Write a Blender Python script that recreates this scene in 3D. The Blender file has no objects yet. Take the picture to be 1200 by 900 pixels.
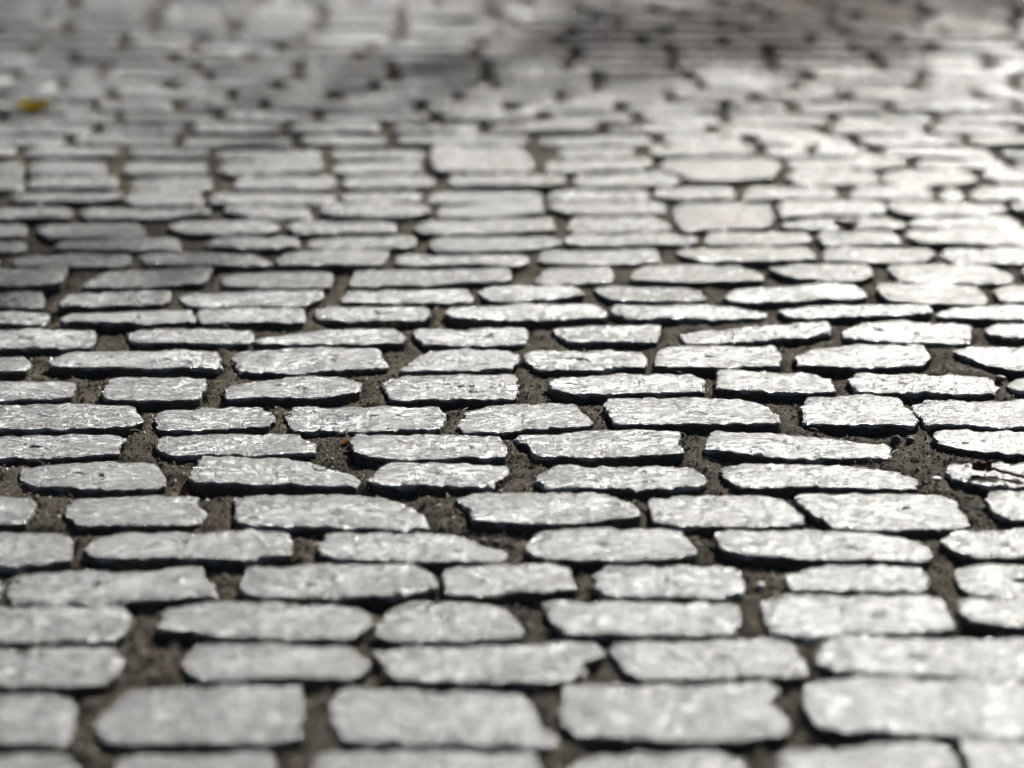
import bpy, math, random
import numpy as np
from mathutils import Vector, noise

random.seed(11)
rng = np.random.default_rng(7)
scene = bpy.context.scene
C = scene.collection

# ------------------------------------------------------------------ camera
CAM_H = 0.80
PITCH = math.atan(950 / 2833.33)
cam_d = bpy.data.cameras.new("camera")
cam = bpy.data.objects.new("camera", cam_d)
C.objects.link(cam)
cam.location = (0, 0, CAM_H)
cam.rotation_euler = (math.pi / 2 - PITCH, 0, 0)
cam_d.lens = 85
cam_d.sensor_width = 36
cam_d.clip_start = 0.05
cam_d.clip_end = 3000
cam_d.dof.use_dof = True
cam_d.dof.focus_distance = 2.40
cam_d.dof.aperture_fstop = 2.6
scene.camera = cam

# ------------------------------------------------------------------ light
SUN_EL = math.radians(28)
SUN_AZ = math.radians(23)            # to the right of straight ahead (+Y)
S = Vector((math.sin(SUN_AZ) * math.cos(SUN_EL), math.cos(SUN_AZ) * math.cos(SUN_EL), math.sin(SUN_EL)))
world = bpy.data.worlds.new("World")
scene.world = world
world.use_nodes = True
wn = world.node_tree
sky = wn.nodes.new("ShaderNodeTexSky")
sky.sky_type = 'NISHITA'
sky.sun_disc = False
sky.sun_elevation = SUN_EL
sky.sun_rotation = SUN_AZ
sky.air_density = 0.7
sky.dust_density = 2.2
sky.ozone_density = 0.5
bg = wn.nodes["Background"]
wn.links.new(sky.outputs[0], bg.inputs[0])
bg.inputs[1].default_value = 0.05
sun_d = bpy.data.lights.new("sun", 'SUN')
sun_d.energy = 5.0
sun_d.angle = math.radians(0.5)
sun_d.color = (1.0, 0.985, 0.94)
sun = bpy.data.objects.new("sun", sun_d)
C.objects.link(sun)
sun.location = S * 40
sun.rotation_euler = S.to_track_quat('Z', 'Y').to_euler()
scene.view_settings.view_transform = 'Standard'
scene.view_settings.look = 'None'
scene.view_settings.exposure = 1.12
scene.view_settings.gamma = 1.0

# ------------------------------------------------------------------ helpers
FPX = 2833.33
ct, st = math.cos(PITCH), math.sin(PITCH)


def ground(u, v, z=0.0):
    """A point of the pavement plane seen at photograph position u, v."""
    a = (u - 600) / FPX
    b = -(v - 450) / FPX
    dy = b * st + ct
    dz = b * ct - st
    t = (CAM_H - z) / (-dz)
    return Vector((a * t, dy * t, z))


def mesh_object(name, verts, faces, mat, parent=None, loc=(0, 0, 0), smooth=True, link=True):
    me = bpy.data.meshes.new(name)
    me.from_pydata(verts, [], faces)
    if smooth:
        me.polygons.foreach_set("use_smooth", [True] * len(me.polygons))
    if mat:
        for m in (mat if isinstance(mat, (list, tuple)) else [mat]):
            me.materials.append(m)
    me.update()
    o = bpy.data.objects.new(name, me)
    o.location = loc
    C.objects.link(o)
    if parent:
        o.parent = parent
    return o


def tag(o, label=None, cat=None, group=None, kind=None):
    if label: o["label"] = label
    if cat: o["category"] = cat
    if group: o["group"] = group
    if kind: o["kind"] = kind
    return o


def new_mat(name):
    m = bpy.data.materials.new(name)
    m.use_nodes = True
    nt = m.node_tree
    return m, nt, nt.nodes["Principled BSDF"]


def nd(nt, typ, **kw):
    n = nt.nodes.new(typ)
    for k, v in kw.items():
        if hasattr(n, k):
            setattr(n, k, v)
        else:
            n.inputs[k.replace('_', ' ')].default_value = v
    return n


def tex_noise(nt, vec, scale, detail=4, rough=0.55, dist=0.0):
    n = nt.nodes.new("ShaderNodeTexNoise")
    n.inputs["Scale"].default_value = scale
    n.inputs["Detail"].default_value = detail
    n.inputs["Roughness"].default_value = rough
    n.inputs["Distortion"].default_value = dist
    nt.links.new(vec, n.inputs["Vector"])
    return n.outputs["Fac"]


def ramp(nt, fac, stops, interp='LINEAR'):
    r = nt.nodes.new("ShaderNodeValToRGB")
    r.color_ramp.interpolation = interp
    e = r.color_ramp.elements
    while len(e) < len(stops):
        e.new(0.5)
    for el, (p, c) in zip(e, stops):
        el.position = p
        el.color = (*c, 1) if isinstance(c, tuple) else (c, c, c, 1)
    nt.links.new(fac, r.inputs[0])
    return r.outputs[0]


def mixc(nt, fac, a, b, mode='MIX'):
    m = nt.nodes.new("ShaderNodeMix")
    m.data_type = 'RGBA'
    m.blend_type = mode
    for sock, val in ((m.inputs[0], fac), (m.inputs[6], a), (m.inputs[7], b)):
        if isinstance(val, (int, float)):
            sock.default_value = val
        elif isinstance(val, tuple):
            sock.default_value = (*val, 1)
        else:
            nt.links.new(val, sock)
    return m.outputs[2]


def math_n(nt, op, a, b=0.0):
    m = nt.nodes.new("ShaderNodeMath")
    m.operation = op
    for i, v in enumerate((a, b)):
        if isinstance(v, (int, float)):
            m.inputs[i].default_value = v
        else:
            nt.links.new(v, m.inputs[i])
    return m.outputs[0]


def bump(nt, h, dist, strength=1.0, normal=None):
    b = nt.nodes.new("ShaderNodeBump")
    b.inputs["Distance"].default_value = dist
    b.inputs["Strength"].default_value = strength
    nt.links.new(h, b.inputs["Height"])
    if normal:
        nt.links.new(normal, b.inputs["Normal"])
    return b.outputs[0]


# ------------------------------------------------------------------ materials
def stone_material(per_object=True):
    m, nt, p = new_mat("granite" if per_object else "granite_far")
    geo = nt.nodes.new("ShaderNodeNewGeometry")
    tc = nt.nodes.new("ShaderNodeTexCoord")
    oi = nt.nodes.new("ShaderNodeObjectInfo")
    pos = geo.outputs["Position"]
    mp = nt.nodes.new("ShaderNodeMapping")
    mp.inputs["Scale"].default_value = (1, 2.0, 1)
    nt.links.new(pos, mp.inputs["Vector"])
    st_ = mp.outputs[0]
    n_big = tex_noise(nt, pos, 14, 5, 0.6)
    n_mid = tex_noise(nt, st_, 62, 7, 0.72, 0.4)       # split, layered face of the granite
    n_fine = tex_noise(nt, pos, 185, 6, 0.78)
    mp2 = nt.nodes.new("ShaderNodeMapping")
    mp2.inputs["Scale"].default_value = (0.55, 1.4, 1)
    nt.links.new(pos, mp2.inputs["Vector"])
    n_pit = tex_noise(nt, mp2.outputs[0], 125, 6, 0.72, 0.5)
    base = ramp(nt, n_big, [(0.3, (0.190, 0.196, 0.182)), (0.7, (0.235, 0.242, 0.226))])
    speck = ramp(nt, n_fine, [(0.34, 0.35), (0.45, 0.82), (0.6, 1.0), (0.72, 1.12)])
    col = mixc(nt, 0.85, base, speck, 'MULTIPLY')
    pits = ramp(nt, n_pit, [(0.36, 0.12), (0.47, 0.8), (0.56, 1.0)])
    col = mixc(nt, 0.9, col, pits, 'MULTIPLY')
    if per_object:
        var_f = oi.outputs["Color"]
    else:
        cell = nt.nodes.new("ShaderNodeAttribute")
        cell.attribute_name = "tone"
        var_f = cell.outputs["Fac"]
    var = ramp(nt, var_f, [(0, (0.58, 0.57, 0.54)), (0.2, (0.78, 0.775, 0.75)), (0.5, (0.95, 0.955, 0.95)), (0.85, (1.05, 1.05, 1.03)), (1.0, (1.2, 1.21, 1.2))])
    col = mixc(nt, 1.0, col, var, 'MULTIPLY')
    # earth dusted over parts of the stones
    dust = ramp(nt, tex_noise(nt, pos, 33, 6, 0.7, 0.6), [(0.56, 0.0), (0.76, 0.4)])
    col = mixc(nt, dust, col, (0.22, 0.195, 0.16))
    nt.links.new(col, p.inputs["Base Color"])
    r0 = ramp(nt, n_mid, [(0.3, 0.17), (0.7, 0.29)])
    rv = ramp(nt, var_f, [(0, 0.09), (0.3, 0.02), (0.8, 0.0), (1.0, -0.04)])
    nt.links.new(math_n(nt, 'ADD', r0, rv), p.inputs["Roughness"])
    p.inputs["IOR"].default_value = 2.1
    b0 = bump(nt, tex_noise(nt, pos, 46, 4, 0.6), 0.0055, 1.0)
    b1 = bump(nt, n_mid, 0.0070, 1.0, b0)
    b2 = bump(nt, pits, 0.0034, 1.0, b1)
    b3 = bump(nt, n_fine, 0.0040, 1.0, b2)
    mp3 = nt.nodes.new("ShaderNodeMapping")
    mp3.inputs["Scale"].default_value = (1, 0.8, 1)
    nt.links.new(pos, mp3.inputs["Vector"])
    n_tooth = tex_noise(nt, mp3.outputs[0], 400, 4, 0.8)
    b4 = bump(nt, n_tooth, 0.0032, 1.0, b3)
    nt.links.new(b4, p.inputs["Normal"])
    return m


M_STONE = stone_material(True)
M_STONE_FAR = stone_material(False)


def sand_material():
    m, nt, p = new_mat("joint_earth")
    geo = nt.nodes.new("ShaderNodeNewGeometry")
    pos = geo.outputs["Position"]
    a = tex_noise(nt, pos, 22, 6, 0.65)
    b = tex_noise(nt, pos, 350, 5, 0.75)
    c = tex_noise(nt, pos, 900, 3, 0.7)
    col = ramp(nt, a, [(0.3, (0.050, 0.041, 0.028)), (0.7, (0.122, 0.102, 0.072))])
    g = ramp(nt, b, [(0.36, 0.25), (0.5, 0.9), (0.66, 1.9)])
    col = mixc(nt, 1.0, col, g, 'MULTIPLY')
    moss = ramp(nt, tex_noise(nt, pos, 9, 4, 0.6), [(0.58, 0.0), (0.75, 0.45)])
    col = mixc(nt, moss, col, (0.075, 0.080, 0.035))
    nt.links.new(col, p.inputs["Base Color"])
    p.inputs["Roughness"].default_value = 1.0
    p.inputs["Specular IOR Level"].default_value = 0.08
    n1 = bump(nt, b, 0.004, 1.0)
    n2 = bump(nt, c, 0.0015, 1.0, n1)
    nt.links.new(n2, p.inputs["Normal"])
    return m


M_SAND = sand_material()


def plain(name, col, rough=0.7, scale=200, amt=0.4, trans=0.0, bmp=0.0008, spec=0.5):
    m, nt, p = new_mat(name)
    tc = nt.nodes.new("ShaderNodeNewGeometry")
    n = tex_noise(nt, tc.outputs["Position"], scale, 5, 0.65)
    g = ramp(nt, n, [(0.3, 1 - amt), (0.7, 1 + amt)])
    c = mixc(nt, 1.0, tuple(col), g, 'MULTIPLY')
    nt.links.new(c, p.inputs["Base Color"])
    p.inputs["Roughness"].default_value = rough
    p.inputs["Specular IOR Level"].default_value = spec
    nt.links.new(bump(nt, n, bmp, 0.8), p.inputs["Normal"])
    if trans:
        tr = nt.nodes.new("ShaderNodeBsdfTranslucent")
        nt.links.new(c, tr.inputs["Color"])
        mx = nt.nodes.new("ShaderNodeMixShader")
        mx.inputs[0].default_value = trans
        nt.links.new(p.outputs[0], mx.inputs[1])
        nt.links.new(tr.outputs[0], mx.inputs[2])
        nt.links.new(mx.outputs[0], nt.nodes["Material Output"].inputs["Surface"])
    return m


M_GRIT = plain("grit", (0.17, 0.14, 0.095), 0.95, 90, 0.5, spec=0.15)
M_GRITL = plain("grit_pale", (0.55, 0.52, 0.46), 0.45, 90, 0.3)
M_YELLOW = plain("yellow_leaf", (0.55, 0.42, 0.010), 0.75, 120, 0.2, 0.35, spec=0.1)
M_ORANGE = plain("orange_leaf", (0.5, 0.24, 0.02), 0.7, 120, 0.25, 0.35)
M_BROWN = plain("brown_leaf", (0.055, 0.018, 0.012), 0.8, 150, 0.4, 0.05, spec=0.15)
M_RUST = plain("russet_leaf", (0.17, 0.075, 0.025), 0.6, 150, 0.4, 0.2)
M_FLANK = plain("shaded_flank", (0.04, 0.035, 0.028), 0.9, 120, 0.5, 0, 0.0015, 0.15)  # dark sett sides: shade of the joints put into their colour
M_MOSS = plain("moss", (0.07, 0.075, 0.03), 0.8, 200, 0.4, 0.2)
M_BARK = plain("bark", (0.11, 0.085, 0.06), 0.85, 14, 0.45, 0, 0.02)
M_LEAF = plain("foliage", (0.055, 0.10, 0.028), 0.5, 6, 0.35, 0.3)
M_DRY = plain("dry_fibre", (0.28, 0.23, 0.15), 0.7, 90, 0.3)
M_WHITE = plain("pale_quartz", (0.45, 0.43, 0.39), 0.5, 200, 0.2)
M_RED = plain("red_pebble", (0.13, 0.055, 0.035), 0.7, 200, 0.3)
M_DARK = plain("dark_seed", (0.03, 0.022, 0.018), 0.75, 200, 0.3)

# ------------------------------------------------------------------ the setts
# outlines of the top faces, course by course from the nearest; the third item of a
# stone's tuple is how far it leans toward (+) or away from (-) the viewer, and how much glare its colour gets
COURSES = [
 [  # 0
  ("(-60,879),(60,880),(84,884),(92,905),(85,930),(-60,935)", 0), ("(138,886),(160,880),(312,877),(325,893),(322,925),(300,936),(150,936),(132,915)", 0),
  ("(366,888),(385,878),(600,876),(628,880),(634,905),(628,930),(380,935),(362,915)", 0), ("(668,892),(685,879),(780,876),(850,873),(872,884),(878,915),(865,933),(690,935),(664,920)", 0),
  ("(914,885),(930,877),(1020,872),(1090,866),(1114,874),(1126,900),(1120,930),(920,934),(908,910)", .8), ("(1125,868),(1140,866),(1260,866),(1260,930),(1150,930),(1138,900)", .9)],
 [
  ("(-70,813),(80,815),(90,827),(84,850),(78,873),(-70,876)", 0), ("(153,805),(353,803),(358,813),(347,857),(357,867),(330,873),(147,875),(123,867),(112,853),(120,833),(140,820)", 0),
  ("(390,817),(400,803),(600,805),(622,820),(635,848),(655,860),(655,867),(640,872),(440,871),(405,866),(388,845)", .1),
  ("(660,803),(780,801),(900,799),(914,810),(903,822),(912,834),(925,845),(922,862),(865,873),(790,875),(680,868),(656,850),(662,825)", .1),
  ("(943,803),(1000,796),(1110,798),(1210,797),(1260,800),(1260,858),(1180,862),(1000,862),(960,855),(943,835)", 1.5)],
 [
  ("(-60,758),(135,757),(144,766),(138,785),(120,803),(-60,807)", 0), ("(227,755),(240,752),(330,753),(415,756),(422,768),(433,784),(420,795),(400,799),(238,800),(222,790),(215,778),(219,762)", .1),
  ("(440,762),(470,757),(600,757),(640,752),(695,752),(707,762),(702,772),(682,780),(686,795),(620,805),(470,799),(450,785)", .2),
  ("(713,753),(780,750),(910,745),(928,752),(948,784),(942,793),(760,795),(738,790),(725,775)", .2), ("(963,757),(985,747),(1100,745),(1260,744),(1260,793),(1130,792),(980,789),(960,778)", 1.1)],
 [
  ("(-60,710),(145,710),(150,718),(146,742),(133,754),(-60,755)", -.1), ("(185,735),(190,723),(215,712),(245,709),(410,711),(425,715),(436,722),(425,738),(405,751),(340,751),(240,749),(225,744),(188,743)", 0),
  ("(441,733),(458,712),(480,703),(577,700),(597,712),(613,735),(605,748),(465,751),(441,745)", -.1), ("(637,707),(650,703),(830,704),(862,706),(868,718),(860,742),(760,744),(665,745),(645,728)", .1),
  ("(890,705),(923,697),(1090,696),(1107,704),(1120,728),(1098,738),(950,744),(903,743),(895,722)", 1.4), ("(1121,702),(1135,699),(1215,701),(1260,705),(1260,735),(1180,736),(1140,731),(1122,714)", -1.0)],
 [
  ("(-60,666),(-4,668),(2,680),(-2,698),(-60,703)", 0), ("(10,692),(15,675),(33,666),(140,664),(235,662),(245,680),(253,698),(200,702),(115,706),(10,703)", -.1), ("(280,678),(290,661),(400,661),(490,663),(508,673),(510,692),(490,699),(400,703),(310,701),(285,692)", -.1),
  ("(519,667),(540,662),(655,660),(668,666),(671,688),(632,697),(530,697),(522,690)", 0), ("(697,675),(712,663),(800,662),(862,664),(873,678),(870,696),(840,702),(770,701),(705,695),(696,685)", .4),
  ("(923,675),(945,666),(980,663),(1075,664),(1088,676),(1083,691),(930,692),(921,684)", .1), ("(1118,668),(1135,662),(1260,662),(1260,695),(1195,700),(1150,699),(1130,688)", 1.2)],
 [
  ("(-60,622),(70,622),(85,630),(83,656),(50,662),(-60,664)", -.1), ("(100,643),(115,632),(143,624),(240,622),(327,620),(340,627),(342,650),(290,655),(120,655),(103,651)", 0),
  ("(374,643),(382,623),(405,621),(540,623),(565,635),(595,642),(587,654),(500,659),(395,657),(377,652)", .1), ("(616,642),(630,623),(690,619),(795,622),(808,637),(818,651),(790,657),(700,658),(625,652)", .3),
  ("(837,625),(860,620),(960,618),(1070,628),(1090,640),(1088,656),(940,655),(850,648)", .3), ("(1100,633),(1120,622),(1180,619),(1260,620),(1260,657),(1150,654),(1118,645)", .2)],
 [
  ("(-60,583),(38,584),(43,593),(25,614),(-60,618)", -.2), ("(78,595),(90,584),(180,581),(233,583),(230,589),(242,600),(225,612),(190,615),(95,615),(80,605)", -.2),
  ("(274,582),(300,579),(440,581),(465,590),(495,600),(506,617),(470,621),(300,617),(277,610)", .1), ("(532,585),(560,580),(710,580),(745,597),(750,604),(735,611),(680,616),(620,617),(555,615),(548,600)", .2),
  ("(760,585),(800,580),(915,583),(943,603),(942,613),(880,617),(790,617),(765,609)", .5), ("(930,585),(1000,580),(1100,579),(1122,588),(1137,611),(1120,621),(1060,623),(985,624),(950,605)", 1.0), ("(1155,587),(1160,576),(1260,575),(1260,609),(1185,610),(1160,598)", 1.2)],
 [
  ("(-60,545),(-8,546),(-4,560),(-60,574)", -.3), ("(21,552),(30,545),(180,542),(192,555),(192,569),(120,572),(45,570),(25,562)", -.2), ("(222,562),(237,537),(330,536),(400,549),(422,556),(421,561),(415,567),(310,568),(230,567)", .4),
  ("(431,563),(445,550),(455,541),(590,543),(597,549),(590,558),(575,569),(450,568)", .7), ("(626,562),(635,553),(655,545),(810,548),(828,562),(826,569),(740,571),(640,571)", .4),
  ("(842,549),(865,544),(1035,549),(1073,560),(1075,570),(960,571),(870,570),(850,561)", .2), ("(1109,553),(1115,546),(1180,544),(1260,547),(1260,572),(1150,570),(1120,563)", 0)],
 [
  ("(-60,511),(50,510),(135,509),(148,513),(137,520),(140,529),(60,533),(-60,535)", -.2), ("(184,522),(190,511),(270,508),(345,506),(370,520),(368,530),(290,533),(200,532),(187,527)", -.1),
  ("(412,520),(420,511),(500,511),(585,515),(594,528),(590,538),(500,540),(435,539),(415,531)", .1), ("(601,513),(610,508),(700,506),(798,508),(795,520),(800,532),(720,535),(630,535),(620,522)", .1),
  ("(828,518),(838,507),(940,511),(1041,517),(1045,532),(940,534),(826,530)", .7), ("(1093,512),(1102,504),(1180,504),(1260,507),(1260,532),(1180,530),(1130,525),(1100,520)", -.1)],
 [
  ("(-60,475),(60,474),(155,477),(168,493),(150,501),(60,503),(-60,502)", -.1), ("(180,487),(190,480),(300,475),(318,482),(320,490),(312,497),(250,500),(187,502)", -.1), ("(334,481),(345,476),(420,477),(510,476),(522,486),(513,501),(440,502),(345,500),(338,491)", .1),
  ("(538,497),(545,482),(585,474),(670,472),(680,482),(693,491),(690,498),(600,504),(545,505)", .1), ("(710,476),(716,469),(800,468),(885,474),(900,482),(912,489),(912,496),(830,498),(720,496)", .2),
  ("(941,478),(948,467),(1051,467),(1062,479),(1075,489),(1068,497),(1000,496),(941,493)", .3), ("(1068,472),(1085,467),(1260,469),(1260,499),(1140,498),(1085,496)", .1)],
 [
  ("(-60,446),(85,448),(89,457),(83,468),(-60,469)", -.2), ("(120,460),(127,446),(143,443),(237,444),(240,450),(232,467),(170,470),(125,467)", -.2), ("(264,457),(277,450),(340,443),(400,442),(423,449),(420,460),(395,466),(268,466)", 0),
  ("(447,449),(480,441),(600,438),(607,448),(605,463),(520,466),(458,466)", -.3), ("(643,450),(680,443),(740,438),(815,438),(825,445),(823,456),(740,460),(660,462),(648,457)", -.2), ("(841,443),(845,436),(963,438),(975,446),(980,459),(900,460),(840,458)", .6),
  ("(994,445),(1007,438),(1157,440),(1168,450),(1165,458),(1080,460),(1003,458)", .1), ("(1179,447),(1190,441),(1260,442),(1260,458),(1190,457)", .1)],
 [
  ("(-60,417),(32,418),(37,424),(28,433),(-60,435)", -.2), ("(58,424),(80,415),(250,412),(260,423),(260,431),(180,432),(90,431),(62,430)", -.1), ("(273,418),(280,410),(370,407),(443,408),(455,431),(360,434),(282,434),(276,427)", .1),
  ("(467,435),(485,420),(505,411),(595,408),(607,415),(605,428),(540,433)", -.2), ("(611,417),(625,410),(750,410),(758,418),(755,426),(700,431),(630,430),(618,424)", .1), ("(770,414),(785,408),(908,408),(915,420),(912,428),(840,430),(770,429)", .3),
  ("(930,418),(945,410),(1000,404),(1080,403),(1090,416),(1078,425),(990,429),(935,427)", .9), ("(1118,411),(1135,406),(1260,405),(1260,429),(1190,431),(1150,424),(1125,417)", .3)],
 [
  ("(-60,387),(50,386),(108,386),(111,394),(106,403),(50,405),(-60,405)", 0), ("(150,388),(165,384),(290,384),(297,391),(290,400),(160,400),(153,395)", 0), ("(297,403),(310,396),(360,388),(460,384),(473,393),(474,402),(400,404),(310,405)", .1),
  ("(482,387),(500,384),(616,383),(619,390),(613,400),(560,402),(498,401)", .1), ("(645,383),(690,381),(773,380),(773,392),(765,399),(700,399),(668,398)", .3), ("(796,391),(810,386),(970,379),(975,388),(940,395),(890,399),(805,400)", 0),
  ("(987,391),(1010,382),(1050,375),(1137,377),(1139,390),(1135,400),(1010,400),(990,397)", 1.0), ("(1155,385),(1170,380),(1260,379),(1260,401),(1180,396),(1160,391)", .6)],
 [
  ("(-60,368),(53,367),(58,373),(50,379),(-60,380)", -.1), ("(70,374),(85,368),(160,366),(222,364),(228,373),(225,378),(170,380),(75,379)", -.2), ("(233,363),(353,361),(357,370),(355,379),(234,379)", .1),
  ("(367,364),(385,361),(440,361),(500,363),(505,371),(495,375),(420,376),(372,373)", .1), ("(520,367),(527,361),(600,358),(702,357),(711,367),(706,372),(600,375),(535,375)", .1), ("(715,361),(725,358),(840,357),(880,362),(903,367),(895,370),(830,372),(740,373),(722,368)", .3),
  ("(911,362),(940,358),(1088,358),(1091,366),(1050,369),(990,370),(925,370)", -.2), ("(1097,367),(1115,361),(1180,358),(1260,358),(1260,376),(1140,375),(1100,373)", .3)],
 [
  ("(-60,341),(47,341),(50,348),(48,356),(-60,359)", -.1), ("(71,358),(78,348),(100,342),(197,341),(199,349),(190,358),(120,360)", -.1), ("(207,347),(225,341),(377,341),(376,348),(355,358),(230,358),(218,353)", -.1),
  ("(398,352),(410,343),(547,338),(553,347),(553,352),(480,355),(402,355)", 0), ("(560,342),(573,336),(668,336),(685,346),(645,351),(600,355),(575,354)", 0), ("(696,337),(710,334),(813,335),(830,350),(800,353),(720,351),(705,345)", .1),
  ("(848,350),(862,338),(1000,333),(1015,341),(1012,349),(940,354),(860,354)", .1), ("(1027,340),(1032,334),(1143,333),(1157,349),(1152,355),(1045,354),(1035,348)", 1.0), ("(1162,339),(1180,334),(1260,334),(1260,354),(1175,353)", .5)],
 [
  ("(-60,316),(78,315),(76,325),(70,335),(45,338),(-60,337)", -.4), ("(97,332),(125,316),(180,314),(250,313),(240,331),(170,335),(102,335)", -.2), ("(260,333),(263,318),(385,318),(390,327),(383,335),(300,336)", -.1),
  ("(410,326),(418,316),(500,315),(597,314),(598,328),(520,333),(412,335)", .1), ("(624,330),(640,314),(712,312),(720,322),(715,331),(640,332)", .2), ("(738,325),(750,313),(865,310),(895,323),(892,330),(800,331),(742,329)", .2),
  ("(900,315),(925,309),(1018,310),(1023,324),(990,329),(930,327)", .3), ("(1040,315),(1060,309),(1160,309),(1188,321),(1183,330),(1130,331),(1055,331)", .8), ("(1198,312),(1260,310),(1260,329),(1202,328)", -.1)],
 [
  ("(-60,298),(-6,298),(0,305),(-6,312),(-60,313)", -.2), ("(18,304),(30,298),(150,296),(154,305),(143,310),(82,312),(20,311)", -.2), ("(163,300),(180,296),(300,296),(320,306),(310,310),(240,311),(170,310)", -.2),
  ("(323,305),(333,296),(400,295),(456,294),(450,305),(444,311),(330,312)", 0), ("(462,308),(470,301),(616,300),(619,306),(605,311),(465,311)", -.1), ("(630,304),(638,293),(770,291),(774,305),(720,308),(635,308)", .3),
  ("(790,296),(810,290),(945,290),(958,304),(930,307),(820,307),(800,302)", 0), ("(963,298),(970,291),(1085,290),(1097,297),(1085,304),(1040,307),(968,306)", .1), ("(1102,295),(1110,289),(1260,288),(1260,306),(1120,305)", .4)],
 [
  ("(-60,283),(30,282),(32,288),(15,293),(-60,294)", -.1), ("(61,290),(68,283),(130,280),(207,279),(212,290),(140,292)", .1), ("(241,290),(248,280),(347,278),(351,289),(300,291)", -.1),
  ("(359,286),(370,279),(480,277),(489,283),(480,289),(400,290),(368,289)", .4), ("(503,286),(510,278),(655,277),(658,286),(610,291),(560,294),(512,293)", -.3), ("(662,280),(672,275),(780,274),(816,277),(818,283),(800,286),(680,287),(664,285)", .3),
  ("(826,280),(833,273),(945,272),(950,282),(900,286),(830,286)", .1), ("(957,277),(965,271),(1045,271),(1057,282),(1040,286),(965,286)", .3), ("(1059,277),(1068,269),(1260,268),(1260,285),(1190,286),(1080,285)", .9)],
 [
  ("(-60,264),(28,263),(32,270),(25,277),(-60,278)", -.1), ("(44,266),(70,262),(158,260),(172,270),(160,276),(60,277),(48,273)", -.2), ("(197,265),(215,260),(318,260),(328,266),(310,272),(220,274),(203,271)", -.1),
  ("(336,265),(345,259),(460,258),(465,267),(455,271),(350,272)", 0), ("(484,267),(492,259),(645,256),(650,267),(640,272),(500,274)", -.1), ("(663,267),(670,255),(765,254),(783,263),(788,269),(670,272)", -.1),
  ("(914,263),(950,256),(1040,254),(1062,264),(1050,268),(950,269),(918,268)", .1), ("(1064,262),(1080,255),(1183,255),(1196,264),(1190,267),(1075,267)", 0)],
 [
  ("(-60,245),(77,243),(86,251),(80,256),(-60,258)", 0), ("(97,248),(107,244),(243,244),(247,250),(175,255),(100,255)", -.2), ("(263,248),(267,241),(360,241),(364,252),(300,253)", .1),
  ("(376,248),(383,241),(450,238),(500,239),(505,249),(477,254),(390,253)", .1), ("(512,250),(517,240),(633,238),(637,248),(570,253),(515,254)", -.1), ("(641,243),(647,236),(777,236),(781,247),(740,251),(660,250)", .5),
  ("(790,241),(800,236),(900,236),(907,252),(900,264),(850,267),(800,268),(790,255)", .5), ("(912,241),(930,236),(1030,236),(1040,244),(1035,250),(950,252),(915,256)", 0), ("(1038,243),(1046,237),(1173,237),(1180,246),(1160,251),(1053,251)", .2), ("(1182,241),(1195,236),(1260,237),(1260,249),(1195,248)", .2)],
 [
  ("(-60,228),(-5,228),(-3,236),(-60,238)", 0), ("(13,232),(30,227),(140,225),(145,232),(120,237),(20,238)", -.1), ("(146,235),(153,225),(233,225),(238,235),(228,239),(160,240)", .2), ("(246,232),(255,226),(390,225),(395,232),(380,237),(250,238)", -.1),
  ("(398,229),(410,225),(490,225),(495,231),(480,235),(405,236)", 0), ("(500,233),(513,223),(630,223),(636,231),(620,235),(510,236)", 0), ("(641,232),(647,222),(757,221),(760,230),(740,233),(650,233)", 0), ("(765,230),(772,221),(855,219),(860,229),(850,232),(790,233)", .2),
  ("(868,228),(880,218),(975,217),(983,226),(970,231),(875,232)", .2), ("(993,227),(1005,218),(1080,216),(1092,226),(1088,232),(1000,232)", 0), ("(1100,226),(1108,219),(1124,219),(1130,227),(1122,232),(1104,232)", -.2), ("(1137,227),(1145,218),(1260,216),(1260,231),(1140,232)", .1)],
 [
  ("(-60,208),(26,208),(29,217),(20,222),(-60,223)", .1), ("(32,216),(43,208),(133,207),(140,216),(130,221),(36,221)", -.2), ("(153,217),(157,208),(247,207),(249,216),(240,220),(160,221)", .1), ("(272,217),(282,208),(390,206),(395,213),(388,220),(280,221)", 0),
  ("(402,215),(408,206),(505,206),(511,213),(500,219),(405,220)", 0), ("(525,214),(530,205),(660,205),(663,213),(650,218),(530,218)", -.1), ("(672,212),(680,203),(783,203),(797,211),(785,217),(680,218)", .1),
  ("(771,196),(780,187),(903,184),(915,193),(903,208),(850,212),(805,211),(797,204)", .1), ("(922,206),(930,198),(1020,198),(1027,210),(1010,215),(930,214)", .4), ("(1033,207),(1043,198),(1133,199),(1147,210),(1120,215),(1040,215)", .4), ("(1152,205),(1160,197),(1260,196),(1260,212),(1170,213)", .2)],
 [
  ("(-60,191),(22,190),(27,198),(20,204),(-60,205)", 0), ("(34,197),(40,190),(120,190),(125,198),(115,203),(38,204)", -.1), ("(143,198),(150,189),(240,188),(244,199),(230,203),(150,204)", .1), ("(256,198),(262,188),(375,188),(380,198),(370,203),(270,205)", 0),
  ("(390,197),(397,188),(490,188),(494,198),(485,202),(395,203)", 0), ("(505,185),(508,169),(610,168),(622,186),(626,196),(610,202),(510,202)", .1), ("(636,196),(645,187),(760,185),(764,195),(740,200),(645,200)", 0),
  ("(920,190),(932,183),(1030,182),(1062,186),(1058,193),(1035,196),(930,196)", .3), ("(1074,192),(1082,185),(1170,183),(1178,190),(1160,195),(1080,196)", .1), ("(1188,190),(1194,184),(1260,183),(1260,194),(1195,195)", .1)],
]
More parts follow.
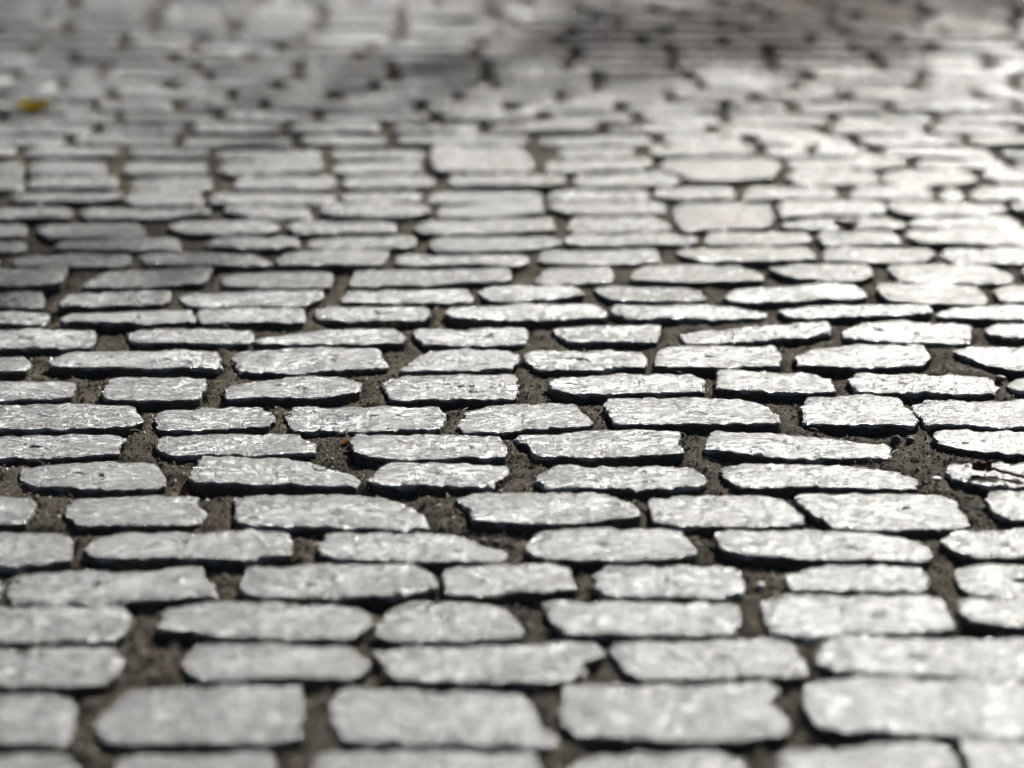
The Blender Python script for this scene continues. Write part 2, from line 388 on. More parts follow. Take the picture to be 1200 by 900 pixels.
# where the dark head joints show in the blurred courses beyond
DOTS = [(37,55),(17,87),(68,102),(123,82),(145,42),(175,40),(228,52),(230,77),(200,98),(110,127),(115,148),(210,160),(250,175),(272,112),(208,127),(296,65),(325,99),(352,45),
 (350,85),(333,155),(311,127),(375,140),(390,115),(380,180),(145,178),(25,178),(472,40),(462,86),(564,42),(600,24),(670,40),(580,96),(537,112),(492,123),(510,142),(457,157),(567,155),
 (498,180),(597,123),(636,136),(656,108),(700,93),(745,132),(785,108),(706,150),(625,170),(754,172),(898,60),(905,75),(1020,65),(1075,22),(1050,3),(1155,75),(806,85),(945,90),(992,110),
 (883,108),(848,128),(975,133),(963,150),(835,150),(880,168),(1000,165),(1042,125),(1095,135),(1088,155),(1130,170),(1075,95),(1190,120),(1190,40)]
BANDS = [185, 170.5, 157, 143.5, 130.5, 118, 105.8, 94, 82.6, 71.6, 61, 50.8, 40.8, 31.2, 21.8, 12.8, 4, -4.6, -13, -21]

SETT_W = 0.172


def chaikin(pts, n=1):
    for _ in range(n):
        out = []
        for i in range(len(pts)):
            a, b = pts[i], pts[(i + 1) % len(pts)]
            out.append(a * 0.92 + b * 0.08)
            out.append(a * 0.08 + b * 0.92)
        pts = out
    return pts


def area(pts):
    return 0.5 * sum(pts[i].x * pts[(i + 1) % len(pts)].y - pts[(i + 1) % len(pts)].x * pts[i].y for i in range(len(pts)))


def resample(pts, step):
    L = [0]
    n = len(pts)
    for i in range(n):
        L.append(L[-1] + (pts[(i + 1) % n] - pts[i]).length)
    k = max(12, int(L[-1] / step))
    out = []
    j = 0
    for i in range(k):
        s = L[-1] * i / k
        while L[j + 1] < s:
            j += 1
        t = (s - L[j]) / max(1e-9, L[j + 1] - L[j])
        out.append(pts[j].lerp(pts[(j + 1) % n], t))
    return out


def n3(x, y, z, f, s=0.0):
    return noise.noise(Vector((x * f + s, y * f - s * 1.7, z * f + s * 0.37)))


def build_stone(pts, lean, level):
    """pts: outline on the pavement plane. Returns centre, verts, faces."""
    if area(pts) < 0:
        pts = pts[::-1]
    pts = chaikin(pts, 1)
    step = (0.0038, 0.007, 0.014, 0.0025)[level]
    ring = resample(pts, step)
    seed = random.uniform(0, 500)
    cx = sum(p.x for p in ring) / len(ring)
    cy = sum(p.y for p in ring) / len(ring)
    n = len(ring)
    amp = (1.0, 0.9, 0.6, 1.0)[level]
    tx = random.gauss(0, 0.012) - 0.022 * max(0, lean)                        # lean sideways
    ty = -0.014 + 0.024 * lean + random.gauss(0, 0.008)         # lean toward the viewer
    lift = random.uniform(-0.0015, 0.0018)
    out = []
    for p in ring:
        d = Vector((p.x - cx, p.y - cy))
        r = d.length
        w = amp * (0.0020 * n3(p.x, p.y, 0, 38, seed) + 0.0021 * n3(p.x, p.y, 0, 120, seed) + 0.0012 * n3(p.x, p.y, 0, 300, seed))
        chip = n3(p.x, p.y, 0, 75, seed + 70)
        w -= amp * 0.006 * max(0.0, chip - 0.22)
        d = d * (1 + w / r)
        out.append(d)
    hw = max(abs(d.x) for d in out)
    hh = max(abs(d.y) for d in out)
    if level == 2:
        insets = [0.0, 0.003, 0.010]
        drops = [0.0035, 0.0007, 0]
        fr = [0.5]
    else:
        insets = [0.0, 0.0005, 0.0015, 0.0040, 0.008]
        drops = [0.0022, 0.0009, 0.0003, 0.0001, 0]
        fr = [0.78, 0.6, 0.42, 0.22] if level < 3 else [1 - k / 13 for k in range(1, 13)]
    hx, hy = (hw + .0015) / hw, 1.0
    out = [Vector((d.x * hx, d.y * hy)) for d in out]
    hw, hh = hw * hx, hh * hy
    lift += 0.7 * abs(ty) * hh
    levels = [(-0.055, -0.004), (-0.016, -0.0012)]     # z, outward (negative = tapering in)
    verts, faces = [], []
    for z, off in levels:
        for d in out:
            k = 1 + off / d.length
            w = 0.0022 * n3(d.x, d.y, z, 90, seed + 9)
            k += w / d.length
            verts.append((d.x * k, d.y * k, z))
    worn = random.uniform(0.7, 1.6)

    def top(x, y, edge):
        z = lift + tx * x - (-ty) * y
        z += amp * (0.0026 * n3(x, y, 0, 16, seed + 3) + 0.0012 * n3(x, y * 1.4, 0, 50, seed) + 0.0009 * n3(x, y * 1.6, 0, 150, seed))
        if level == 3:
            z += 0.0011 * n3(x * .6, y * 1.3, 0, 210, seed) + 0.0005 * n3(x, y, 0, 420, seed)
        e = max(0.0, n3(x, y, 0, 60, seed + 40)) * edge
        return z - e * 0.007
    for k, (ins, dr) in enumerate(zip(insets, drops)):
        for d in out:
            x = d.x * (1 - ins * worn / hw)
            y = d.y * (1 - ins * worn / hh)
            verts.append((x, y, top(x, y, (1, .8, .5, .2, 0)[k]) - dr * worn * (0.7 + 0.6 * abs(n3(x, y, 0, 45, seed + 5)))))
    il = insets[-1] * worn
    for f in fr:
        for d in out:
            x = d.x * (1 - il / hw) * f
            y = d.y * (1 - il / hh) * f
            verts.append((x, y, top(x, y, 0)))
    verts.append((0, 0, top(0, 0, 0)))
    R = len(levels) + len(insets) + len(fr)
    for r in range(R - 1):
        a, b = r * n, (r + 1) * n
        for i in range(n):
            j = (i + 1) % n
            faces.append((a + i, a + j, b + j, b + i))
    a = (R - 1) * n
    c = len(verts) - 1
    for i in range(n):
        faces.append((a + i, a + (i + 1) % n, c))
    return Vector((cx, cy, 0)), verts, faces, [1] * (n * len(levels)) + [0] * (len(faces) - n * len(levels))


stones = []      # (ground outline, lean, pixel area, level)


def px_area(pp):
    cl = [(min(1200, max(0, x)), min(900, max(0, y))) for x, y in pp]
    return abs(0.5 * sum(cl[i][0] * cl[(i + 1) % len(cl)][1] - cl[(i + 1) % len(cl)][0] * cl[i][1] for i in range(len(cl))))


def widen(pts_px):
    return pts_px


course_spans = []
for row in COURSES:
    xl = []
    for s, lean in row:
        pp = [tuple(map(float, q.split(','))) for q in s.strip('()').split('),(')]
        ys = [q[1] for q in pp]
        g = [ground(*q) for q in pp]
        vm = sum(ys) / len(ys)
        lvl = 3 if vm > 345 else 1
        stones.append((g, lean, px_area(pp), lvl))
        xl.append((min(p.x for p in g), max(p.x for p in g), min(p.y for p in g), max(p.y for p in g)))
    l, r = min(xl), max(xl, key=lambda q: q[1])
    course_spans.append((l[0], l[2], l[3], r[1], r[2], r[3]))


def px_of(p):
    d = p - Vector((0, 0, CAM_H))
    fz = d.y * ct - d.z * st
    fy = d.y * st + d.z * ct
    return 600 + FPX * d.x / fz, 450 - FPX * fy / fz


def quad_stone(x0, x1, y0, y1, lean=0.0, lvl=1):
    """An irregular sett between two head joints of one course (pavement metres)."""
    w, h = x1 - x0, y1 - y0
    j = lambda a: random.uniform(-a, a)
    c1, c2, c3, c4 = (random.uniform(0.03, 0.09) * w for _ in range(4))
    k1, k2, k3, k4 = (random.uniform(0.06, 0.22) * h for _ in range(4))
    pts = [(x0 + c1, y0 + j(.004)), (x0 + w * .5, y0 + j(.004)), (x1 - c2, y0 + j(.004)), (x1 + j(.004), y0 + k2), (x1 + j(.004), y1 - k3),
           (x1 - c3, y1 + j(.004)), (x0 + w * .5, y1 + j(.004)), (x0 + c4, y1 + j(.004)), (x0 + j(.004), y1 - k4), (x0 + j(.004), y0 + k1)]
    g = [Vector((a, b, 0)) for a, b in pts]
    pa = px_area([px_of(p) for p in g])
    stones.append((g, lean, pa, lvl))


# blurred courses beyond the traced ones: head joints where the photograph shows them
for bi in range(len(BANDS) - 1):
    v0, v1 = BANDS[bi], BANDS[bi + 1]
    vm = (v0 + v1) / 2
    yn, yf = ground(600, v0).y, ground(600, v1).y
    ym = (yn + yf) / 2
    scale = ground(700, vm).x / 100
    cuts = sorted((u - 600) * scale for u, v in DOTS if v1 <= v < v0)
    cuts = [c for c in cuts if (bi > 0 or not (-.2 < c < .04))]
    left, right = -700 * scale, 700 * scale
    xs = [left - random.uniform(0, .1)]
    for c in cuts + [right]:
        gap = c - xs[-1]
        if gap < 0.075 and c != right:
            continue
        n = max(1, round(gap / SETT_W))
        for i in range(1, n):
            xs.append(xs[-1] + (c - xs[-1]) / (n - i + 1) + random.uniform(-.025, .025))
        xs.append(c)
    for a, b in zip(xs, xs[1:]):
        if b - a < 0.05:
            continue
        if bi == 0:                                     # the double-depth sett reaches into this course
            px0, px1 = 600 + a / scale, 600 + b / scale
            if px1 > 505 and px0 < 620:
                if px0 < 500 - 40: b = (500 - 600) * scale
                elif px1 > 622 + 40: a = (628 - 600) * scale
                else: continue
                if b - a < .05: continue
        wv = 0.006 * math.sin(a * 5 + bi) + random.uniform(-.004, .004)
        jw = random.uniform(.008, .013) + .003 * bi / 19
        jr = random.uniform(.008, .014) + .003 * bi / 19
        quad_stone(a + jw, b - jw, yn + jr + wv, yf - jr + wv + random.uniform(-.004, .004), random.gauss(.1, .35), 1)
    course_spans.append((xs[0], yn, yf, xs[-1], yn, yf))

# the pavement goes on outside the frame
y = ground(600, BANDS[-1]).y
while y < 7.4:
    d = random.uniform(.082, .102)
    course_spans.append((0.0, y, y + d, 0.0, y, y + d))
    y += d
y = ground(600, 940).y
while y > 0.9:
    d = random.uniform(.08, .095)
    course_spans.append((0.0, y - d, y, 0.0, y - d, y))
    y -= d
for (lx, ly0, ly1, rx, ry0, ry1) in course_spans:
    x = rx + .008
    while x < 2.1:
        w = random.uniform(.13, .20)
        quad_stone(x + .008, x + w - .008, ry0 + .004, ry1 - .006, 0, 2)
        x += w
    x = lx - .008
    while x > -2.1:
        w = random.uniform(.13, .20)
        quad_stone(x - w + .008, x - .008, ly0 + .004, ly1 - .006, 0, 2)
        x -= w



def span_y(g, x):
    """front and rear edge of an outline at x"""
    ys = []
    for i in range(len(g)):
        a, b = g[i], g[(i + 1) % len(g)]
        if (a.x <= x < b.x) or (b.x <= x < a.x):
            ys.append(a.y + (b.y - a.y) * (x - a.x) / (b.x - a.x))
    return (min(ys), max(ys)) if ys else None


# keep a narrow open joint between neighbouring courses: neither fused nor gaping
JOINT = 0.0085
near_st = [i for i, q in enumerate(stones) if q[2] > 0]
box = {i: (min(p.x for p in stones[i][0]), max(p.x for p in stones[i][0]), min(p.y for p in stones[i][0]), max(p.y for p in stones[i][0])) for i in near_st}
front = {i: .05 for i in near_st}
rear = {i: .05 for i in near_st}
for i in near_st:
    for j in near_st:
        bi_, bj = box[i], box[j]
        if i == j or (bi_[2] + bi_[3]) >= (bj[2] + bj[3]) - .03 or bj[2] - bi_[3] > .05:
            continue                                      # i is the nearer stone, j the one behind it
        x0, x1 = max(bi_[0], bj[0]), min(bi_[1], bj[1])
        if x1 - x0 < .006:
            continue
        for k in range(9):
            x = x0 + (x1 - x0) * (k + .5) / 9
            a, b = span_y(stones[i][0], x), span_y(stones[j][0], x)
            if a and b:
                c = b[0] - a[1]
                rear[i] = min(rear[i], c)
                front[j] = min(front[j], c)
for i in near_st:
    g, lean, pa, lvl = stones[i]
    cy_ = (box[i][2] + box[i][3]) / 2
    hh_ = (box[i][3] - box[i][2]) / 2
    lim = .0045 if lvl != 1 else (.003 if cy_ < 3.35 else 0.0)
    eF = max(-.009, min(lim, (front[i] - JOINT) / 2))
    eR = max(-.009, min(lim, (rear[i] - JOINT) / 2))
    ng = []
    for p in g:
        t = (p.y - cy_) / hh_
        ng.append(Vector((p.x, p.y + (eR if t > 0 else eF) * t, 0)))
    stones[i] = (ng, lean, pa, lvl)

pavement = bpy.data.objects.new("cobbled_pavement", None)
C.objects.link(pavement)
pavement.location = (0, 3.0, 0)
tag(pavement, "pavement of grey granite setts laid in courses", kind="structure")

order = sorted(range(len(stones)), key=lambda i: -stones[i][2])
single = set(i for i in order[:300] if stones[i][2] > 0)
fv, ff, ft, fm = [], [], [], []
for i, (g, lean, pa, lvl) in enumerate(stones):
    if i not in single and lvl != 2:
        lvl = 2
    c, v, f, side = build_stone(g, lean, lvl)
    if i in single:
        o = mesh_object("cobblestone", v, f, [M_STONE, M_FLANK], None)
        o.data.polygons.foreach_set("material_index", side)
        tone = min(1, max(0, .45 + .40 * lean + random.gauss(0, .2)))  # random tone, lightened with lean to put glare into the colour
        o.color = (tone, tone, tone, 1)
        o.parent = pavement
        o.location = c - pavement.location
    else:
        base = len(fv)
        c = c - pavement.location
        tone = random.random()
        fv.extend((a + c.x, b + c.y, z + c.z) for a, b, z in v)
        ft.extend([tone] * len(v))
        fm.extend(side)
        ff.extend(tuple(q + base for q in face) for face in f)
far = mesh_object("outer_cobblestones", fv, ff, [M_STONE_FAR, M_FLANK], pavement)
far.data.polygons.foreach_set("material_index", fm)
at = far.data.attributes.new("tone", 'FLOAT', 'POINT')
at.data.foreach_set("value", ft)
far["kind"] = "stuff"

# ------------------------------------------------------------------ occupancy map of the setts (for sand and grit)
GX0, GX1, GY0, GY1, RES = -1.35, 1.35, 1.45, 5.6, 0.0025
nx, ny = int((GX1 - GX0) / RES), int((GY1 - GY0) / RES)
occ = np.zeros((ny, nx), np.float32)
for g, lean, pa, lvl in stones:
    xs_ = np.array([p.x for p in g]); ys_ = np.array([p.y for p in g])
    if xs_.max() < GX0 or xs_.min() > GX1 or ys_.max() < GY0 or ys_.min() > GY1:
        continue
    i0, i1 = max(0, int((xs_.min() - GX0) / RES)), min(nx, int((xs_.max() - GX0) / RES) + 2)
    j0, j1 = max(0, int((ys_.min() - GY0) / RES)), min(ny, int((ys_.max() - GY0) / RES) + 2)
    X, Y = np.meshgrid(GX0 + RES * (np.arange(i0, i1) + .5), GY0 + RES * (np.arange(j0, j1) + .5))
    ins = np.zeros(X.shape, bool)
    n = len(g)
    for a in range(n):
        x1, y1, x2, y2 = xs_[a], ys_[a], xs_[(a + 1) % n], ys_[(a + 1) % n]
        if y1 == y2: continue
        ins ^= ((y1 > Y) != (y2 > Y)) & (X < (x2 - x1) * (Y - y1) / (y2 - y1) + x1)
    occ[j0:j1, i0:i1][ins] = 1


def box_blur(a, r):
    for ax in (0, 1):
        c = np.cumsum(np.pad(a, [(r + 1, r) if k == ax else (0, 0) for k in (0, 1)], mode='edge'), axis=ax, dtype=np.float64)
        a = ((c[2 * r + 1:] - c[:-2 * r - 1]) if ax == 0 else (c[:, 2 * r + 1:] - c[:, :-2 * r - 1])) / (2 * r + 1)
    return a.astype(np.float32)


_c = np.cumsum(np.pad(occ, [(9, 8), (0, 0)], mode='edge'), axis=0, dtype=np.float64)
occ_b = box_blur(((_c[17:] - _c[:-17]) / 17).astype(np.float32), 2)      # packed tight between the courses, loose in the head joints


def vnoise(X, Y, f, seed):
    r = np.random.default_rng(seed)
    T = r.random((512, 512)).astype(np.float32)
    x, y_ = X * f + 77.3, Y * f + 31.7
    xi, yi = np.floor(x).astype(int), np.floor(y_).astype(int)
    fx, fy = x - xi, y_ - yi
    fx = fx * fx * (3 - 2 * fx); fy = fy * fy * (3 - 2 * fy)
    g = lambda a, b: T[b % 512, a % 512]
    return ((g(xi, yi) * (1 - fx) + g(xi + 1, yi) * fx) * (1 - fy) + (g(xi, yi + 1) * (1 - fx) + g(xi + 1, yi + 1) * fx) * fy) * 2 - 1


def occ_at(X, Y):
    i = np.clip(((X - GX0) / RES).astype(int), 0, nx - 1)
    j = np.clip(((Y - GY0) / RES).astype(int), 0, ny - 1)
    inside = (X > GX0) & (X < GX1) & (Y > GY0) & (Y < GY1)
    return np.where(inside, occ_b[j, i], 0.8), np.where(inside, occ[j, i], 1)


def sand_z(X, Y):
    ob, _ = occ_at(X, Y)
    z = -0.0050 - 0.0118 * np.clip(ob * 1.1, 0, 1)
    z = z + 0.0035 * vnoise(X, Y, 14, 1) + 0.0022 * vnoise(X, Y, 55, 2) + 0.0012 * vnoise(X, Y, 140, 3) + 0.0008 * vnoise(X, Y, 260, 4)
    return np.minimum(z, -0.003)


# ------------------------------------------------------------------ ground: one sheet out to the horizon
def coords(lo, hi, fine):
    inner = np.arange(lo, hi, fine)
    outer = np.array([.3, .8, 2, 4, 8, 16, 40, 100, 300, 900])
    return np.concatenate([lo - outer[::-1], inner, hi + outer])


gx = coords(-1.2, 1.2, 0.0042)
gyn = np.arange(1.5, 3.2, 0.0042)
gyf = np.arange(3.2, 5.4, 0.009)
outer = np.array([.3, .8, 2, 4, 8, 16, 40, 100, 300, 900])
gy = np.concatenate([1.5 - outer[::-1], gyn, gyf, 5.4 + outer])
X, Y = np.meshgrid(gx, gy)
Z = sand_z(X, Y)
far_out = (np.abs(X) > 1.25) | (Y > 5.5) | (Y < 1.4)
Z = np.where(far_out, -0.02, Z)
V = np.stack([X.ravel(), Y.ravel(), Z.ravel()], 1).astype(np.float32)
W, H = len(gx), len(gy)
idx = np.arange(W * H).reshape(H, W)
F = np.stack([idx[:-1, :-1].ravel(), idx[:-1, 1:].ravel(), idx[1:, 1:].ravel(), idx[1:, :-1].ravel()], 1).astype(np.int32)
me = bpy.data.meshes.new("ground")
me.vertices.add(len(V)); me.vertices.foreach_set("co", V.ravel())
me.loops.add(F.size); me.loops.foreach_set("vertex_index", F.ravel())
me.polygons.add(len(F))
me.polygons.foreach_set("loop_start", np.arange(0, F.size, 4, dtype=np.int32))
me.polygons.foreach_set("loop_total", np.full(len(F), 4, np.int32))
me.polygons.foreach_set("use_smooth", np.ones(len(F), bool))
me.materials.append(M_SAND)
me.update(calc_edges=True)
me.validate()
go = bpy.data.objects.new("ground", me)
C.objects.link(go)
tag(go, "brown sandy earth filling the joints between the setts", kind="structure")

# ------------------------------------------------------------------ grit and dry fibres lying in the joints
def scatter(count, ymax, on_stone=0.0):
    out = []
    while len(out) < count:
        n = count * 3
        u = rng.uniform(-20, 1220, n); v = (1 - rng.random(n)) ** 0.7 * (920 - ymax) + ymax
        a = (u - 600) / FPX; b = -(v - 450) / FPX
        t = CAM_H / (st - b * ct)
        x = a * t; yy = (b * st + ct) * t
        _, o = occ_at(x, yy)
        keep = (o < .5) | (rng.random(n) < on_stone)
        z = np.where(o < .5, sand_z(x, yy), 0.0)
        for q in np.nonzero(keep)[0]:
            out.append((x[q], yy[q], z[q], o[q] > .5))
            if len(out) >= count: break
    return out


OCT = [(1, 0, 0), (-1, 0, 0), (0, 1, 0), (0, -1, 0), (0, 0, 1), (0, 0, -1)]
OF = [(0, 2, 4), (2, 1, 4), (1, 3, 4), (3, 0, 4), (2, 0, 5), (1, 2, 5), (3, 1, 5), (0, 3, 5)]
v, f, mi = [], [], []
for (x, yy, z, on) in scatter(21000, 200):
    r = min(.0034, .0007 * (1 + random.expovariate(1.6)))
    b = len(v)
    k = [random.uniform(.6, 1.3) for _ in range(6)]
    a = random.uniform(0, 6.3); ca, sa = math.cos(a), math.sin(a)
    for (p, q, s), kk in zip(OCT, k):
        p, q, s = p * kk * r, q * kk * r, s * kk * r * .75
        v.append((x + p * ca - q * sa, yy + p * sa + q * ca, z + s + r * .3))
    f.extend((b + i, b + j, b + l) for i, j, l in OF)
    mi.extend([random.choices((0, 1, 2, 3), (80, 8, 9, 3))[0]] * 8)
gr = mesh_object("joint_grit", v, f, [M_GRIT, M_GRITL, M_BROWN, M_MOSS], smooth=False)
gr.data.polygons.foreach_set("material_index", mi)
tag(gr, "loose grit and crumbs of earth in the joints between the setts", "grit", kind="stuff")

v, f = [], []
for (x, yy, z, on) in scatter(900, 300, 0.02):
    L = random.uniform(.003, .012); a = random.uniform(0, 6.3); w = random.uniform(.00025, .0005)
    lift = random.uniform(.0005, .004)
    zz = (0.001 if on else z + .0008)
    prev = None
    bend = random.uniform(-1.5, 1.5)
    px, py = x, yy
    for k in range(4):
        t = k / 3
        zz2 = zz + lift * math.sin(t * 2.2)
        nxv, nyv = -math.sin(a), math.cos(a)
        b = len(v)
        v += [(px + nxv * w, py + nyv * w, zz2), (px - nxv * w, py - nyv * w, zz2), (px, py, zz2 + w * 1.6)]
        if prev is not None:
            for i in range(3):
                j = (i + 1) % 3
                f.append((prev + i, prev + j, b + j, b + i))
        prev = b
        a += bend / 3
        px += math.cos(a) * L / 3; py += math.sin(a) * L / 3
fb = mesh_object("dry_fibres", v, f, M_DRY)
tag(fb, "short dry plant fibres strewn in the earth joints", "plant debris", kind="stuff")


# ------------------------------------------------------------------ fallen leaves, pebbles, moss
def leaf(name, u, vv, length, width, mat, label, curl=.3, rot=0.0, z=0.003, lobes=0, tilt=0.0, stem=True):
    root = bpy.data.objects.new(name, None)
    C.objects.link(root)
    root.location = ground(u, vv)
    tag(root, label, "leaf")
    nl, nw = 12, 6
    top, faces = [], []
    sd = random.uniform(0, 99)
    for i in range(nl + 1):
        t = i / nl
        w = width * .5 * math.sin(math.pi * t ** .8) ** .75
        if lobes: w *= 1 + .28 * math.cos(t * lobes * 6.283)
        for j in range(-nw, nw + 1):
            s = j / nw
            x = (t - .5) * length
            yy = s * w
            zz = curl * width * (s * s) * .8 + curl * length * .35 * (2 * t - 1) ** 2 + .0016 * n3(x, yy, sd, 140)
            zz -= .0008 * (1 - abs(s)) ** 6
            top.append((x, yy, zz))
    m = 2 * nw + 1
    for i in range(nl):
        for j in range(m - 1):
            a = i * m + j
            faces.append((a, a + m, a + m + 1, a + 1))
    nv = len(top)
    th = .00035
    verts = top + [(a, b, c - th) for a, b, c in top]
    fs = faces + [tuple(q + nv for q in fc[::-1]) for fc in faces]
    rim = [i * m for i in range(nl + 1)] + [nl * m + j for j in range(1, m)] + [i * m + m - 1 for i in range(nl - 1, -1, -1)] + [j for j in range(m - 2, 0, -1)]
    for a, b in zip(rim, rim[1:] + rim[:1]):
        fs.append((a, b, b + nv, a + nv))
    bl = mesh_object("leaf_blade", verts, fs, mat, root)
    root.rotation_euler = (tilt, 0, rot)
    root.location.z = z
    if stem:
        sv, sf = [], []
        for k in range(5):
            t = k / 4
            c = Vector((-length * .5 - t * length * .35, .15 * width * t * t, curl * length * .35 + .002 * math.sin(3 * t)))
            for q in range(5):
                an = q / 5 * 6.283
                sv.append((c.x, c.y + .0006 * math.cos(an), c.z + .0006 * math.sin(an)))
            if k:
                for q in range(5):
                    a, b = (k - 1) * 5, k * 5
                    sf.append((a + q, a + (q + 1) % 5, b + (q + 1) % 5, b + q))
        mesh_object("leaf_stalk", sv, sf, mat, root)
    return root


leaf("fallen_leaf", 41, 131, .050, .042, M_YELLOW, "yellow leaf lying on the blurred far setts at the left", curl=.30, rot=.15, z=.004)
leaf("fallen_leaf", 406, 516, .008, .005, M_ORANGE, "tiny orange leaf scrap in the earth joint left of centre", curl=.4, rot=.5, z=-.003, stem=False)
leaf("fallen_leaf", 1150, 556, .020, .014, M_BROWN, "dark brown curled leaf on the rounded sett at the right edge", curl=.5, rot=.2, z=.004, lobes=2)
leaf("fallen_leaf", 991, 269, .030, .020, M_RUST, "small russet leaf standing between blurred setts right of centre", curl=.45, rot=-.1, z=.002)
leaf("fallen_leaf", 952, 179, .020, .016, M_RUST, "smallest brown leaf far back in a joint at upper right", curl=.5, rot=.4, z=.001)


def pebble(name, u, vv, r, mat, label, cat, flat=.7, z=None):
    c = ground(u, vv)
    if z is None:
        z = float(sand_z(np.array([c.x]), np.array([c.y]))[0])
    bmv, bmf = [], []
    nr, ns = 7, 12
    sd = random.uniform(0, 99)
    for i in range(nr + 1):
        ph = math.pi * i / nr
        for j in range(ns):
            th = 2 * math.pi * j / ns
            d = Vector((math.sin(ph) * math.cos(th), math.sin(ph) * math.sin(th), math.cos(ph)))
            k = 1 + .28 * noise.noise(d * 1.3 + Vector((sd, 0, 0)))
            bmv.append((d.x * r * k * 1.2, d.y * r * k, d.z * r * k * flat))
    for i in range(nr):
        for j in range(ns):
            a, b = i * ns, (i + 1) * ns
            bmf.append((a + j, b + j, b + (j + 1) % ns, a + (j + 1) % ns))
    o = mesh_object(name, bmv, bmf, mat, None, (c.x, c.y, z + r * flat * .7))
    return tag(o, label, cat)


pebble("pebble", 1172, 442, .0048, M_RED, "reddish brown pebble in the joint near the right edge", "pebble")
pebble("stone_chip", 1097, 557, .0042, M_WHITE, "pale stone chip on the wide earth joint beside the rounded sett", "stone chip", .5)
pebble("pebble", 891, 679, .0036, M_WHITE, "pale glinting pebble in the sandy gap at lower right", "pebble")
pebble("seed", 1050, 513, .0040, M_DARK, "left one of two dark round seeds in the earth right of centre", "seed", .9)
pebble("seed", 1067, 513, .0036, M_DARK, "right one of two dark round seeds in the earth right of centre", "seed", .9)

def twig(pts, r, label):
    P = [ground(*q) + Vector((0, 0, h)) for *q, h in pts]
    o0 = P[0].copy()
    v, f = [], []
    for k, p in enumerate(P):
        rr = r * (1 - .6 * k / len(P)) * random.uniform(.7, 1.3)
        for q in range(6):
            a = q / 6 * 6.2832
            v.append((p.x - o0.x, p.y - o0.y + 1.6 * rr * math.cos(a), p.z + rr * math.sin(a)))
        if k:
            for q in range(6):
                f.append((k * 6 - 6 + q, k * 6 - 6 + (q + 1) % 6, k * 6 + (q + 1) % 6, k * 6 + q))
    f += [tuple(range(6)), tuple(range(len(v) - 6, len(v)))]
    return tag(mesh_object("twig", v, f, M_BROWN, None, (o0.x, o0.y, 0)), label, "twig")


twig([(1156, 555, .004), (1164, 556, .006), (1172, 558, .005), (1182, 560, .005), (1192, 562, .004), (1204, 564, .004), (1222, 566, .003)], .0022,
     "upper dark twig trailing right from the curled brown leaf")
twig([(1138, 561, .002), (1150, 563, .003), (1163, 565, .002), (1176, 565, .003), (1188, 568, .003), (1212, 570, .002)], .0013,
     "thin lower twig lying across the front of the rounded sett")

# moss tuft
v, f = [], []
c0 = ground(448, 377)
for k in range(150):
    x, yy = random.gauss(0, .011), random.gauss(0, .004)
    a = random.uniform(0, 6.3); h = random.uniform(.004, .010); w = .0007
    dx, dy = random.uniform(-.4, .4) * h, random.uniform(-.4, .4) * h
    b = len(v)
    v += [(x + math.cos(a) * w, yy + math.sin(a) * w, 0), (x - math.cos(a) * w, yy - math.sin(a) * w, 0),
          (x + dx * .6 + math.sin(a) * w, yy + dy * .6, h * .6), (x + dx, yy + dy, h)]
    f += [(b, b + 1, b + 2), (b + 1, b + 3, b + 2), (b, b + 2, b + 3), (b, b + 3, b + 1)]
tag(mesh_object("moss_tuft", v, f, M_MOSS, None, (c0.x, c0.y, -.008)), "small dark moss tuft at the front edge of a sett, left of centre", "moss")


# ------------------------------------------------------------------ trees whose crowns shade the pavement (they stand ahead, above the view)
def tube(v, f, p0, p1, r0, r1, ns=7, segs=4, wob=.06):
    base = None
    d = (p1 - p0)
    q = d.to_track_quat('Z', 'Y')
    for i in range(segs + 1):
        t = i / segs
        c = p0 + d * t + Vector((noise.noise(p0 + Vector((t * 2, 0, 0))), noise.noise(p0 + Vector((0, t * 2, 5))), 0)) * wob * math.sin(math.pi * t) * d.length
        r = r0 + (r1 - r0) * t
        b = len(v)
        for k in range(ns):
            a = 6.2832 * k / ns
            v.append(tuple(c + q @ Vector((math.cos(a) * r, math.sin(a) * r, 0))))
        if base is not None:
            for k in range(ns):
                f.append((base + k, base + (k + 1) % ns, b + (k + 1) % ns, b + k))
        base = b


def tree(name, foot, height, r_trunk, clumps, label, leaf_size, crown_base):
    root = bpy.data.objects.new(name, None)
    C.objects.link(root)
    root.location = foot
    tag(root, label, "tree")
    foot = Vector(foot)
    v, f = [], []
    topz = height * .62
    tube(v, f, Vector((0, 0, -.1)), Vector((.1, -.1, topz)), r_trunk, r_trunk * .45, 14, 10, .03)
    mesh_object("trunk", v, f, M_BARK, root)
    lv, lf = [], []
    cv, cf = [], []
    for (c, rad, nleaf) in clumps:
        c = c - foot
        hz = min(topz * .98, max(crown_base * .8, c.z - .45 * math.hypot(c.x, c.y)))
        tube(lv, lf, Vector((.1 * hz / topz, -.1 * hz / topz, hz)), c, .018 + .01 * rad, .006, 5, 4, .08)
        for k in range(nleaf):
            while True:
                d = Vector((random.uniform(-1, 1), random.uniform(-1, 1), random.uniform(-1, 1)))
                if d.length < 1: break
            p = c + d * rad
            s = leaf_size * random.uniform(.7, 1.3)
            a = Vector((random.gauss(0, 1), random.gauss(0, 1), random.gauss(0, .5))).normalized()
            b = a.cross(Vector((random.gauss(0, .5), random.gauss(0, .5), 1))).normalized()
            m = len(cv)
            cv += [tuple(p - a * s * .5), tuple(p + b * s * .3), tuple(p + a * s * .5), tuple(p - b * s * .3)]
            cf.append((m, m + 1, m + 2, m + 3))
    mesh_object("branches", lv, lf, M_BARK, root)
    mesh_object("crown", cv, cf, M_LEAF, root, smooth=False)
    return root


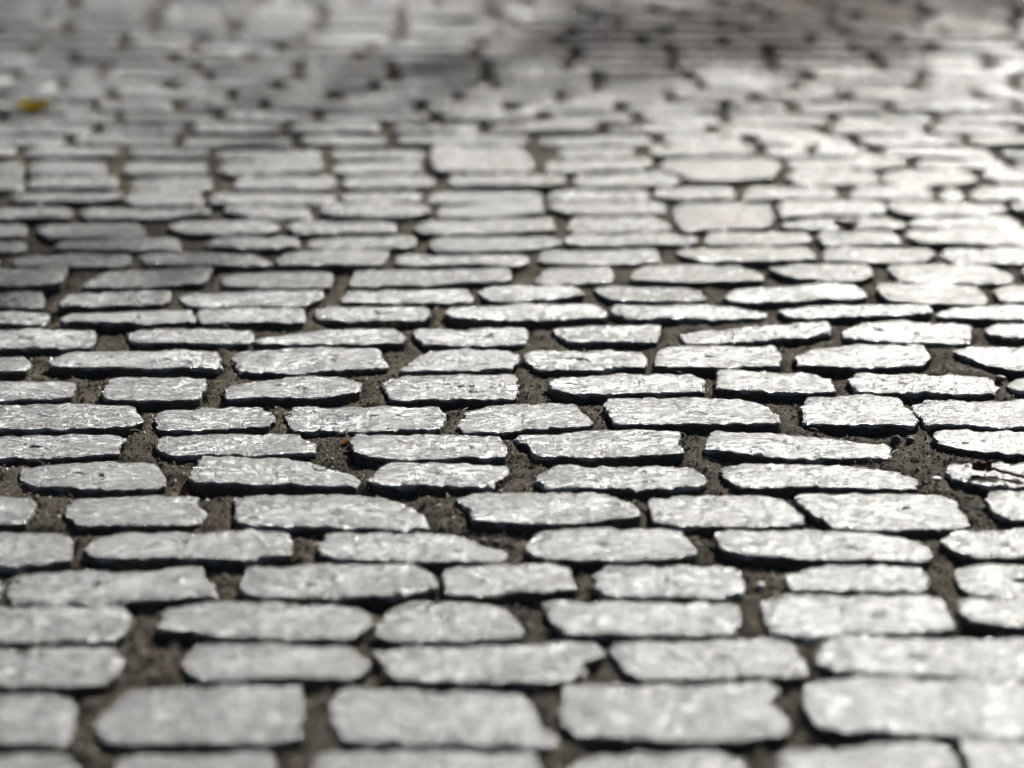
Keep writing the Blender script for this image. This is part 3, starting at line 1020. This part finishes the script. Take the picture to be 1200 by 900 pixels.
def shade_clump(u, vv, h, rad, n):
    """leafy twig whose shade lands on the pavement at this spot"""
    h *= 1.3
    return (ground(u, vv) + S * (h / S.z), rad, n)


def in_frame_shadow(c, rad):
    g = c - S * (c.z / S.z)
    if not (1.5 - rad * 2.1 < g.y < 4.9 + rad * 1.6):
        return False
    return abs(g.x) < .215 * max(g.y, 1.5) + .12 + rad * 1.2


def crown_clumps(cx, cy, cz, rx, rz, n, rad, nleaf):
    out = []
    while len(out) < n:
        d = Vector((random.uniform(-1, 1), random.uniform(-1, 1), random.uniform(-1, 1)))
        if d.length > 1: continue
        c = Vector((cx + d.x * rx, cy + d.y * rx, cz + d.z * rz))
        r = rad * random.uniform(.7, 1.2)
        if in_frame_shadow(c, r):
            continue
        hz = min(5.0, max(2.1, c.z - .45 * math.hypot(c.x - cx, c.y - cy)))
        a = Vector((cx, cy, hz))
        if any(in_frame_shadow(a.lerp(c, t / 8), .12) for t in range(9)):
            continue
        out.append((c, r, nleaf))
    return out


extra = [shade_clump(900, 8, 3.6, .30, 230), shade_clump(770, 28, 3.4, .22, 140), shade_clump(690, 40, 3.2, .13, 45), shade_clump(1020, 5, 3.8, .30, 200),
         shade_clump(860, 42, 3.3, .16, 80), shade_clump(520, 88, 3.0, .12, 26), shade_clump(960, 30, 3.5, .2, 90), shade_clump(640, 10, 3.5, .2, 50),
         shade_clump(1130, 12, 3.6, .22, 110), shade_clump(800, 50, 3.3, .2, 80), shade_clump(760, 110, 3.4, .16, 12), shade_clump(960, 100, 3.5, .18, 14),
         shade_clump(1000, 60, 3.6, .18, 40)]
tree("shade_tree", (4.2, 13.6, 0), 8.5, .19, crown_clumps(3.9, 13.0, 5.6, 3.2, 2.2, 190, .42, 230) + extra,
     "leafy tree standing beyond the pavement to the right", .085, 2.6)
left_extra = [shade_clump(120, 312, 3.4, .14, 20), shade_clump(250, 325, 3.4, .10, 9), shade_clump(400, 110, 3.4, .2, 22), shade_clump(10, 320, 3.4, .12, 22), shade_clump(100, 60, 3.9, .2, 10), shade_clump(250, 190, 3.6, .14, 14), shade_clump(640, 110, 3.6, .2, 16), shade_clump(200, 110, 3.7, .22, 12),
              shade_clump(330, 105, 3.8, .2, 18), shade_clump(470, 90, 3.7, .16, 28), shade_clump(420, 140, 3.5, .15, 12)]
tree("shade_tree", (-2.6, 12.6, 0), 8.0, .17, crown_clumps(-2.6, 12.6, 5.6, 2.6, 2.0, 150, .42, 220) + left_extra,
     "leafy tree standing beyond the pavement to the left", .08, 2.6)
